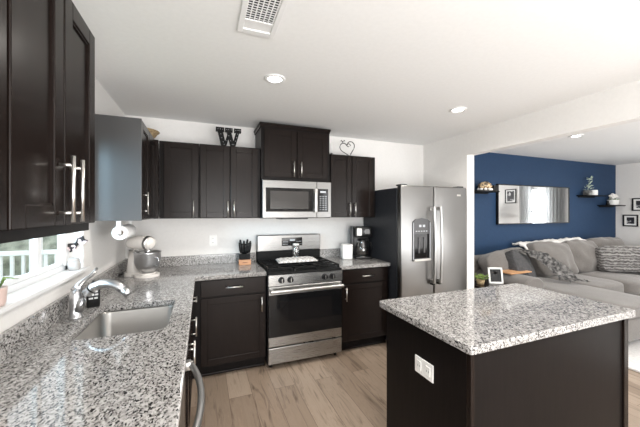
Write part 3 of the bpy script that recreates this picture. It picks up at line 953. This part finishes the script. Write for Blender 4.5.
c = thing('heart_ornament', 'black wire heart with small bow on top of the right cabinets', 'ornament', (2.33, 3.2, ZT))
m = MB()
hp = []
for k in range(41):
    t = 2 * math.pi * k / 40
    x = 16 * math.sin(t) ** 3; y = 13 * math.cos(t) - 5 * math.cos(2 * t) - 2 * math.cos(3 * t) - math.cos(4 * t)
    a = R(16)
    hp.append((x * math.cos(a) - y * math.sin(a), x * math.sin(a) + y * math.cos(a)))
zmin = min(p[1] for p in hp)
hs = .0062
m.sweep([(2.325 + x * hs, 3.2, ZT + .004 + (y - zmin) * hs) for x, y in hp], .005, 8, cap=False)
sp2 = [(2.325 + .010 + .028 * math.cos(a_) * (1 - a_ / 9), 3.2, ZT + .14 + .028 * math.sin(a_) * (1 - a_ / 9)) for a_ in [k * .4 for k in range(16)]]
m.sweep(sp2, .0042, 8)
m.build('wire_heart', BLACKM, c, True)
m = MB().ball((2.255, 3.195, ZT + .178), .008)
m.sweep([(2.255, 3.195, ZT + .178), (2.235, 3.19, ZT + .192), (2.228, 3.19, ZT + .18)], [.003, .010, .004], 8, flat=.5)
m.sweep([(2.255, 3.195, ZT + .178), (2.275, 3.19, ZT + .196), (2.285, 3.19, ZT + .186)], [.003, .010, .004], 8, flat=.5)
m.build('bow', BLACK, c, True)
c = thing('candle_holder', 'slim white candle on a small stand beside the cornice', 'candle', (2.13, 3.24, ZT))
MB().lathe([(0, 0), (.038, 0), (.038, .005), (.006, .009), (.006, .035), (.016, .037), (.016, .042), (0, .043)], (2.13, 3.24, ZT), 18).build('stand', GREYP, c, True)
MB().lathe([(0, .043), (.009, .043), (.0085, .155), (.002, .16), (0, .165)], (2.13, 3.24, ZT), 14).build('candle', PLASTIC, c, True)
c = thing('basket', 'shallow round woven basket on the corner cabinet', 'basket', (.19, 3.12, ZT))
MB().lathe([(0, .002), (.07, .002), (.085, .01), (.115, .045), (.135, .075), (.14, .078), (.137, .082), (.13, .077), (.11, .046), (.08, .018), (0, .01)], (.19, 3.12, ZT), 36).build('bowl', WICK, c, True)
MB().sweep([(.19 + .138 * math.cos(k / 18 * math.pi), 3.12 + .138 * math.sin(k / 18 * math.pi), ZT + .080) for k in range(37)], .006, 8, cap=False).build('rim', WICK, c, True)

# ------------------------------------------------------------------ ceiling fittings
c = thing('ceiling_vent', 'white return-air vent with dark louvres in the kitchen ceiling', 'vent', (.97, 1.3, H))
m = MB()
vx0, vx1, vy0, vy1 = .872, 1.066, 1.02, 1.60
m.box(vx0, vy0, H - .012, vx0 + .028, vy1, H - .001, .003).box(vx1 - .028, vy0, H - .012, vx1, vy1, H - .001, .003)
m.box(vx0 + .028, vy1 - .035, H - .012, vx1 - .028, vy1, H - .001, .001).box(vx0 + .028, vy0, H - .012, vx1 - .028, vy0 + .03, H - .001, .001)
m.box(vx0 + .028, 1.485, H - .010, vx1 - .028, 1.50, H - .001, .001)
m.build('frame', WHITE, c)
B(vx0 + .028, 1.50, H - .006, vx1 - .028, vy1 - .035, H - .001, bev=.001).build('blank_panel', WHITE, c)
B(vx0 + .02, vy0 + .02, H - .004, vx1 - .02, 1.49, H - .001).build('backing', DUSKB, c)
m = MB()
for k in range(26):
    y = vy0 + .035 + k * .0173
    m.box(vx0 + .028, y, H - .0062, vx1 - .028, y + .0045, H - .0045)
for k in range(6):
    x = vx0 + .045 + k * .0225
    m.box(x, vy0 + .03, H - .0085, x + .006, 1.485, H - .0064)
m.build('louvres', WHITE, c)

def downlight(x, y, label, power=9):
    c = thing('recessed_light', label, 'light', (x, y, H), group=None)
    MB().lathe([(.048, -.002), (.052, -.010), (.070, -.008), (.076, -.001), (.048, -.001)], (x, y, H), 28).build('trim_ring', WHITE, c, True)
    MB().lathe([(0, -.007), (.030, -.007), (.049, -.003), (.049, -.0015), (0, -.0015)], (x, y, H), 24).build('lens', LAMP, c, True)
    l = bpy.data.lights.new('downlight', 'AREA'); l.shape = 'DISK'; l.size = .11; l.energy = power; l.color = (1, .95, .88); l.spread = R(150)
    o = bpy.data.objects.new('downlight', l); C.objects.link(o); o.location = (x, y, H - .03)
downlight(1.186, 2.092, 'lit recessed ceiling light above the aisle, left of the two kitchen ceiling lights in view')
downlight(2.912, 2.101, 'lit recessed kitchen ceiling light nearest the refrigerator')
downlight(5.028, 2.277, 'lit recessed ceiling light in the living room beyond the beam')
downlight(1.186, .10, 'added unseen fill light in the ceiling above the near aisle')  # rear downlight added out of view for fill and reflections
downlight(2.912, .10, 'added unseen fill light in the ceiling behind the island')  # second added rear downlight, also unseen, for fill
downlight(6.9, 2.277, 'recessed living room light above the furry pillow')
downlight(5.028, .0, 'recessed living room light above the near end of the rug')


# ------------------------------------------------------------------ living room
def cushion(w_, d_, h_, M, p=.28, seed=0, wr=.006, n=14):
    """soft rectangular cushion centred at origin (w along x, d along y, h along z)"""
    m = MB()
    bmesh.ops.create_cube(m.bm, size=2)
    bmesh.ops.subdivide_edges(m.bm, edges=m.bm.edges[:], cuts=n, use_grid_fill=True)
    for v in m.bm.verts:
        a, b, c_ = v.co
        q = Vector((a, b, c_))
        # round the edges towards a superellipsoid
        l = (abs(a) ** 6 + abs(b) ** 6 + abs(c_) ** 6) ** (1 / 6)
        q = q / l
        bul = 1 + p * (1 - a * a) * (1 - b * b)
        x = q.x * w_ / 2; y = q.y * d_ / 2; z = q.z * h_ / 2 * (1 - p * .35) * bul
        k = wr * noise.noise(Vector((x * 7 + seed * 3.1, y * 7, z * 7 + seed)))
        v.co = Vector((x, y, z)) + q.normalized() * k
    return m.xf(M)


T = Matrix.Translation
def Rx(a): return Matrix.Rotation(R(a), 4, 'X')
def Ry(a): return Matrix.Rotation(R(a), 4, 'Y')
def Rz(a): return Matrix.Rotation(R(a), 4, 'Z')

tag(B(4.42, -.9, .001, 7.6, 2.95, .022, bev=.006).build('area_rug', RUG), 'pale shaggy area rug under the grey sectional sofa', 'rug')

sofa = thing('sectional_sofa', 'large greige sectional sofa with chaise along the navy wall', 'sofa', (6.1, 2.7, .022))
m = MB()
m.box(4.72, 1.72, .09, 5.50, 3.36, .34, .03, 3).box(5.50, 2.33, .09, 7.4, 3.36, .34, .03, 3).box(7.1, .9, .09, 8.33, 3.36, .34, .03, 3)
m.build('base', SOFA, sofa, 'auto')
m = MB().box(4.34, 3.16, .09, 8.36, 3.395, .82, .05, 4)
m.build('back_frame', SOFA, sofa, 'auto')
B(8.15, .9, .09, 8.34, 3.2, .80, bev=.05).build('side_back_frame', SOFA, sofa, 'auto')
am = MB().box(4.34, 2.45, .09, 4.71, 3.17, .54, .04, 3)
am.sweep([(4.525, 2.44, .545), (4.525, 2.46, .545), (4.525, 3.16, .545)], [.165, .19, .19], 24, up=Vector((0, 0, 1)), flat=.62)
am.build('arm', SOFA, sofa, 'auto')
cushion(.79, 1.42, .19, T((5.11, 2.40, .415)), .10, 1, .006).build('chaise_cushion', SOFA, sofa, True)
cushion(.72, .88, .20, T((5.87, 2.72, .41)), .16, 2, .008).build('seat_cushion', SOFA, sofa, True)
cushion(.80, .92, .21, T((6.64, 2.68, .405)), .18, 3, .008).build('seat_cushion', SOFA, sofa, True)
cushion(1.02, 1.1, .19, T((7.62, 2.60, .40)), .14, 4, .008).build('seat_cushion', SOFA, sofa, True)
cushion(1.0, 1.1, .19, T((7.62, 1.50, .40)), .14, 5, .008).build('seat_cushion', SOFA, sofa, True)
for k, (x, ww, hh, y, tl, rz, ry) in enumerate(((4.80, .92, .45, 3.03, 16, 6, -5), (5.78, .80, .54, 3.00, 22, -4, 3), (6.58, .76, .54, 3.00, 22, -4, 3), (7.36, .80, .56, 3.03, 17, -8, 1))):
    cushion(ww, hh, .25, T((x, y, .485 + hh / 2 - .02)) @ Rz(rz) @ Ry(ry) @ Rx(90 - tl), .75, 10 + k, .03).build('back_cushion', SOFA, sofa, True)
cushion(.24, .9, .5, T((8.02, 2.2, .70)), .2, 18, .015).build('back_cushion', SOFA, sofa, True)
for x, y in ((4.80, 1.82), (5.42, 1.82), (4.42, 2.55), (7.2, 1.0), (8.3, 1.0), (4.42, 3.3), (8.3, 3.3)):
    MB().lathe([(0, 0), (.022, 0), (.032, .07), (0, .07)], (x, y, .023), 14).build('leg', BLACK, sofa, True)

# throw pillows
def fur_pillow(name, label, w_, h_, t, M, m_, seed, rows=0, amp=.02):
    mb = cushion(w_, h_, t, Matrix.Identity(4), .45, seed, .01, 34)
    for v in mb.bm.verts:
        c0 = v.co.copy(); n_ = c0.normalized()
        k = amp * (noise.noise(c0 * 38 + Vector((seed, 0, 0))) + .6 * noise.noise(c0 * 80))
        if rows: k += .020 * abs(math.sin(c0.y / h_ * math.pi * rows))
        v.co = c0 + Vector((0, 0, 1 if c0.z > 0 else -1)) * k + n_ * k * .4
    mb.xf(M)
    return tag(mb.build(name, m_, None, True), label, 'pillow')

STRF = mat('banded_faux_fur', (.3, .3, .3), .95)
mp = coords(STRF, (1, 1, 1))
sx_ = N(STRF, 'ShaderNodeSeparateXYZ'); L(STRF, mp.outputs[0], sx_.inputs[0])
nz = N(STRF, 'ShaderNodeTexNoise', i_Scale=22, i_Detail=6); L(STRF, mp.outputs[0], nz.inputs['Vector'])
a1 = N(STRF, 'ShaderNodeMath', operation='MULTIPLY_ADD'); a1.inputs[1].default_value = 150; L(STRF, sx_.outputs[2], a1.inputs[0])
a0 = N(STRF, 'ShaderNodeMath', operation='MULTIPLY'); a0.inputs[1].default_value = 11; L(STRF, nz.outputs[0], a0.inputs[0])
L(STRF, a0.outputs[0], a1.inputs[2])
sn = N(STRF, 'ShaderNodeMath', operation='SINE'); L(STRF, a1.outputs[0], sn.inputs[0])
rp = ramp(STRF, [(.0, (.07, .065, .065)), (.3, (.12, .115, .11)), (.55, (.19, .185, .18)), (1, (.27, .262, .255))])
mr = N(STRF, 'ShaderNodeMapRange'); mr.inputs['From Min'].default_value = -1; L(STRF, sn.outputs[0], mr.inputs[0])
L(STRF, mr.outputs[0], rp.inputs[0]); L(STRF, rp.outputs[0], bsdf(STRF).inputs['Base Color'])
fur_pillow('throw_pillow', 'furry grey pillow with dark horizontal bands on the right of the sofa', .78, .42, .2, T((6.96, 2.62, .72)) @ Rz(-28) @ Rx(72), STRF, 3, 6, .012)
fur_pillow('throw_pillow', 'small charcoal pillow at the far right edge behind the banded pillow', .44, .36, .16, T((7.93, 2.72, .68)) @ Rz(-60) @ Rx(75), DARKF, 5, 0, .004)
fur_pillow('throw_pillow', 'dark charcoal woven pillow leaning beside the left arm of the sofa', .46, .42, .17, T((4.87, 2.86, .70)) @ Rz(6) @ Ry(16) @ Rx(64), DARKF, 8, 0, .006)
# shaggy grey throw sliding down from the pillow to the seat
m = MB()
n1, n2 = 40, 14
path = [Vector((4.92, 2.90, .92)), Vector((5.04, 2.74, .89)), Vector((5.16, 2.64, .79)), Vector((5.27, 2.58, .66)), Vector((5.31, 2.50, .56)), Vector((5.36, 2.40, .545))]
def pp(t):
    t = t * (len(path) - 1); i = min(int(t), len(path) - 2); f_ = t - i
    return path[i].lerp(path[i + 1], f_)
vv = []
for i in range(n1 + 1):
    row = []
    p = pp(i / n1)
    for j in range(n2 + 1):
        s = j / n2 - .5
        q = p + Vector((s * .27, s * -.08, .02 * math.cos(s * 3))) 
        q += Vector((1, -1, 1)) * .02 * noise.noise(q * 22) + Vector((.3, -.5, 1)) * .012 * noise.noise(q * 60)
        row.append(m.bm.verts.new(q))
    vv.append(row)
for i in range(n1):
    for j in range(n2): m.bm.faces.new((vv[i][j], vv[i + 1][j], vv[i + 1][j + 1], vv[i][j + 1]))
bmesh.ops.solidify(m.bm, geom=m.bm.faces[:], thickness=.03)
tag(m.build('fur_throw', FURG, None, True), 'shaggy grey fur throw draped down from the charcoal pillow', 'throw')
# white throw on the sofa back
m = MB()
bmesh.ops.create_grid(m.bm, x_segments=60, y_segments=12, size=1)
for v in m.bm.verts:
    x, y = v.co.x, v.co.y
    k = noise.noise(Vector((x * 6, y * 2, 0)))
    v.co = Vector((6.16 + x * .80 + .03 * noise.noise(Vector((y * 3, x, 5))), 3.22 + y * .12, .995 + .03 * k + .018 * x - .12 * max(0, -y - .35) ** 1.0 + .01 * noise.noise(Vector((x * 20, y * 6, 1)))))
bmesh.ops.solidify(m.bm, geom=m.bm.faces[:], thickness=.03)
tag(m.build('throw_blanket', THROW, None, True), 'white fleece throw laid along the top of the sofa back', 'blanket')

# armrest tray
c = thing('armrest_tray', 'honey-coloured wooden tray resting on the left sofa arm', 'tray', (4.56, 2.80, .665))
B(4.40, 2.66, .668, 4.80, 2.88, .682, bev=.003).build('tray_top', TRAYW, c)
B(4.40, 2.66, .668, 4.42, 2.88, .669, bev=.003).build('side_flap', TRAYW, c)

# end table with plant and picture frame
c = thing('end_table', 'small dark end table between partition wall and sofa', 'table', (4.03, 2.64, 0))
B(3.80, 2.42, .55, 4.27, 2.88, .575, bev=.004).build('table_top', CAB, c)
for x in (3.83, 4.24):
    for y in (2.45, 2.85): B(x - .018, y - .018, 0, x + .018, y + .018, .55).build('leg', CAB, c)
c = thing('picture_frame', 'white-framed black picture leaning on the end table', 'picture frame', (4.13, 2.66, .576), R(-28))
Mf2 = Rx(-12)
fm = MB()
for a in ((-.085, 0, -.065, .20), (.065, 0, .085, .20), (-.085, 0, .085, .022), (-.085, .178, .085, .20)):
    fm.box(a[0], -.008, a[1], a[2], .008, a[3], .002)
fm.xf(Mf2).build('frame', PLASTIC, c, local=True)
B(-.067, -.004, .02, .067, .006, .18).xf(Mf2).build('picture', BLACK, c, local=True)
MB().box(-.02, .01, .0, .02, .014, .15).xf(T((0, .04, 0)) @ Rx(14)).build('easel_back', BLACK, c, local=True)
c = thing('potted_plant', 'leafy lime-green plant in a pot on the end table', 'plant', (3.93, 2.72, .576))
MB().lathe([(0, 0), (.04, 0), (.05, .055), (.045, .055), (.041, .05), (0, .05)], (3.93, 2.72, .576), 20).build('pot', WICK, c, True)
m = MB()
for k in range(70):
    a = random.uniform(0, 6.28); r_ = random.uniform(.0, .075); z = random.uniform(.06, .115)
    p = Vector((3.93 + r_ * math.cos(a), 2.72 + r_ * math.sin(a), .576 + z))
    d = Vector((math.cos(a), math.sin(a), random.uniform(-.2, .8))).normalized() * .03
    m.sweep([p, p + d * .5, p + d], [.003, .013, .002], 6, flat=.25)
m.build('leaves', LEAF, c, True)

# mirror
c = thing('wall_mirror', 'wide frameless mirror with thin dark edge on the navy wall', 'mirror', (5.91, D - .03, 1.6))
mx = MB()
MX0, MX1, MZ0, MZ1 = 5.09, 6.92, 1.275, 1.925
for a in ((MX0, MZ0, MX0 + .014, MZ1), (MX1 - .014, MZ0, MX1, MZ1), (MX0, MZ0, MX1, MZ0 + .014), (MX0, MZ1 - .014, MX1, MZ1)):
    mx.box(a[0], D - .045, a[1], a[2], D - .002, a[3], .002)
mx.build('frame', BLACK, c)
B(MX0 + .012, D - .036, MZ0 + .012, MX1 - .012, D - .01, MZ1 - .012, bev=.004).build('mirror_glass', MIRROR, c)


def shelf(x0, x1, z, label):
    c = thing('floating_shelf', label, 'shelf', ((x0 + x1) / 2, D - .09, z))
    B(x0, D - .17, z - .018, x1, D - .001, z, bev=.002).build('board', BLACKM, c)
    B(x0 + .05, D - .012, z - .04, x1 - .05, D - .001, z - .018).build('wall_cleat', BLACKM, c)
shelf(4.22, 4.96, 1.80, 'black floating shelf left of the mirror')
shelf(7.20, 7.80, 1.79, 'upper black floating shelf right of the mirror')
shelf(7.86, 8.46, 1.612, 'lower black floating shelf next to the room corner')
# left shelf: shell ornament, black box
SHELL = noisy('gold_shell', (.03, .02, .015), (.75, .55, .33), 22, .35, lo=.45, hi=.55)
c = thing('shell_ornament', 'gold, black and white shell ornament on the left shelf', 'ornament', (4.72, D - .11, 1.80))
m = MB().ball((4.72, D - .11, 1.876), .11, .075, .060, 24, 14)
for v in m.bm.verts: v.co += (v.co - Vector((4.72, D - .11, 1.876))) * .22 * noise.noise(v.co * 25)
m.build('shell', SHELL, c, True)
m = MB()
for k in range(9):
    a = k / 9 * 6.28
    m.ball((4.72 + .11 * math.cos(a), D - .11 + .06 * math.sin(a), 1.822), .028, .022, .02, 10, 8)
m.build('pebbles', PETAL, c, True)
tag(MB().box(4.86, D - .15, 1.801, 4.95, D - .05, 1.885, .006).build('candle_box', BLACK), 'small black box at the right end of the left shelf', 'box')
# middle shelf
c = thing('potted_plant', 'pale-leaved plant in a square glass pot on the upper right shelf', 'plant', (7.36, D - .10, 1.79))
MB().box(7.32, D - .14, 1.791, 7.42, D - .04, 1.88, .006).build('pot', noisy('smoked_pot', (.05, .05, .05), (.3, .3, .28), 12, .3), c, 'auto')
m = MB()
for k in range(26):
    a = random.uniform(0, 6.28); z = random.uniform(.10, .32); r_ = random.uniform(.01, .10)
    p = Vector((7.38 + .3 * z - .05 + r_ * math.cos(a), D - .10 + .5 * r_ * math.sin(a), 1.79 + z))
    d = Vector((math.cos(a), .6 * math.sin(a), random.uniform(.1, .8))).normalized() * .055
    m.sweep([p, p + d * .5, p + d], [.003, .018, .002], 6, flat=.25)
m.sweep([(7.36, D - .10, 1.88), (7.38, D - .10, 1.98), (7.41, D - .1, 2.08)], .005, 6)
m.build('leaves', PALELEAF, c, True)
tag(MB().lathe([(0, .001), (.055, .001), (.06, .01), (.06, .095), (.054, .10), (.052, .09), (0, .09)], (7.56, D - .09, 1.79), 22).build('white_pot', PLASTIC, None, 'auto'), 'plain white round pot on the upper right shelf beside the plant', 'pot')
c = thing('flower_pot', 'white pot full of white flowers on the lower right shelf', 'plant', (8.20, D - .10, 1.612))
MB().lathe([(0, .001), (.07, .001), (.085, .02), (.09, .10), (.085, .105), (.08, .09), (0, .09)], (8.20, D - .09, 1.612), 24).build('pot', PLASTIC, c, 'auto')
m = MB()
for k in range(34):
    a = random.uniform(0, 6.28); r_ = random.uniform(0, .11)
    m.ball((8.20 + r_ * math.cos(a), D - .09 + r_ * .4 * math.sin(a), 1.725 + random.uniform(0, .09) * (1 - r_ * 4) + .02), .028, .028, .022, 8, 6)
m.build('blossoms', PETAL, c, True)
m = MB()
for k in range(14):
    a = random.uniform(0, 6.28)
    p = Vector((8.20 + .10 * math.cos(a), D - .10 + .04 * math.sin(a), 1.72)); d = Vector((math.cos(a), math.sin(a) * .5, .3)) * .05
    m.sweep([p, p + d * .5, p + d], [.003, .014, .002], 6, flat=.3)
m.build('leaves', LEAF, c, True)
tag(MB().lathe([(0, .001), (.026, .001), (.03, .02), (.018, .06), (.02, .08), (0, .082)], (8.0, D - .10, 1.612), 16).build('dark_vase', BLACK, None, True), 'tiny dark vase at the left of the lower right shelf', 'vase')

# framed pictures on the right wall
ART = noisy('ink_print', (.02, .02, .025), (.62, .62, .62), 9, .4, lo=.49, hi=.53)
def wall_frame(y0, y1, z0, z1, label):
    c = thing('picture_frame', label, 'picture frame', (XL - .01, (y0 + y1) / 2, z0))
    m = MB(); t = .022
    for a in ((y0, z0, y0 + t, z1), (y1 - t, z0, y1, z1), (y0, z0, y1, z0 + t), (y0, z1 - t, y1, z1)):
        m.box(XL - .022, a[0], a[1], XL - .001, a[2], a[3], .002)
    m.build('frame', BLACK, c)
    B(XL - .010, y0 + t - .002, z0 + t - .002, XL - .003, y1 - t + .002, z1 - t + .002).build('mat_board', PLASTIC, c)
    B(XL - .012, y0 + t + .035, z0 + t + .03, XL - .009, y1 - t - .035, z1 - t - .03).build('print', ART, c)
wall_frame(3.075, 3.30, 1.195, 1.425, 'small black framed picture low on the right wall near the corner')
wall_frame(2.93, 3.165, 1.50, 1.745, 'black framed picture high on the right wall at the photo edge')
wall_frame(.98, 1.29, 1.72, 2.10, 'black framed picture on the right wall seen in the mirror')
# curtains
CURT = noisy('white_curtain', (.78, .78, .77), (.84, .84, .83), 20, .9)
_t = N(CURT, 'ShaderNodeBsdfTranslucent'); _t.inputs[0].default_value = (.8, .8, .8, 1); _x = N(CURT, 'ShaderNodeMixShader'); _x.inputs[0].default_value = .45
L(CURT, bsdf(CURT).outputs[0], _x.inputs[1]); L(CURT, _t.outputs[0], _x.inputs[2]); L(CURT, _x.outputs[0], CURT.node_tree.nodes['Material Output'].inputs[0])
def curtain(y0, y1, label):
    m = MB(); n = 60; rows = []
    for i in range(n + 1):
        y = y0 + (y1 - y0) * i / n
        x = XL - .07 + .022 * math.sin(i / n * (y1 - y0) * 95) + .006 * noise.noise(Vector((y * 9, 0, 0)))
        rows.append((m.bm.verts.new((x, y, .03)), m.bm.verts.new((x, y, 2.2))))
    for a, b in zip(rows, rows[1:]): m.bm.faces.new((a[0], b[0], b[1], a[1]))
    bmesh.ops.solidify(m.bm, geom=m.bm.faces[:], thickness=.004)
    tag(m.build('curtain', CURT, None, True), label, 'curtain')
curtain(1.42, 1.70, 'white curtain left of the living room window in the mirror')
curtain(2.05, 2.42, 'white curtain right of the living room window in the mirror')
tag(MB().cyl((XL - .07, 1.35, 2.21), (XL - .07, 2.5, 2.21), .012, 12).build('curtain_rod', BLACK, None, True), 'dark curtain rod above the living room window', 'rod')
# floor lamp that shows at the left end of the mirror
c = thing('floor_lamp', 'floor lamp with pale flared shade by the right wall', 'lamp', (8.15, .80, 0))
MB().lathe([(0, 0), (.13, 0), (.13, .02), (.012, .03), (.012, 1.35), (0, 1.35)], (8.15, .80, 0), 20).build('stand', BLACK, c, True)
MB().lathe([(.08, 1.70), (.12, 1.60), (.15, 1.45), (.20, 1.28), (.197, 1.28), (.147, 1.45), (.117, 1.60), (.078, 1.70)], (8.15, .80, 0), 26).build('lamp_shade', SHADE, c, True)
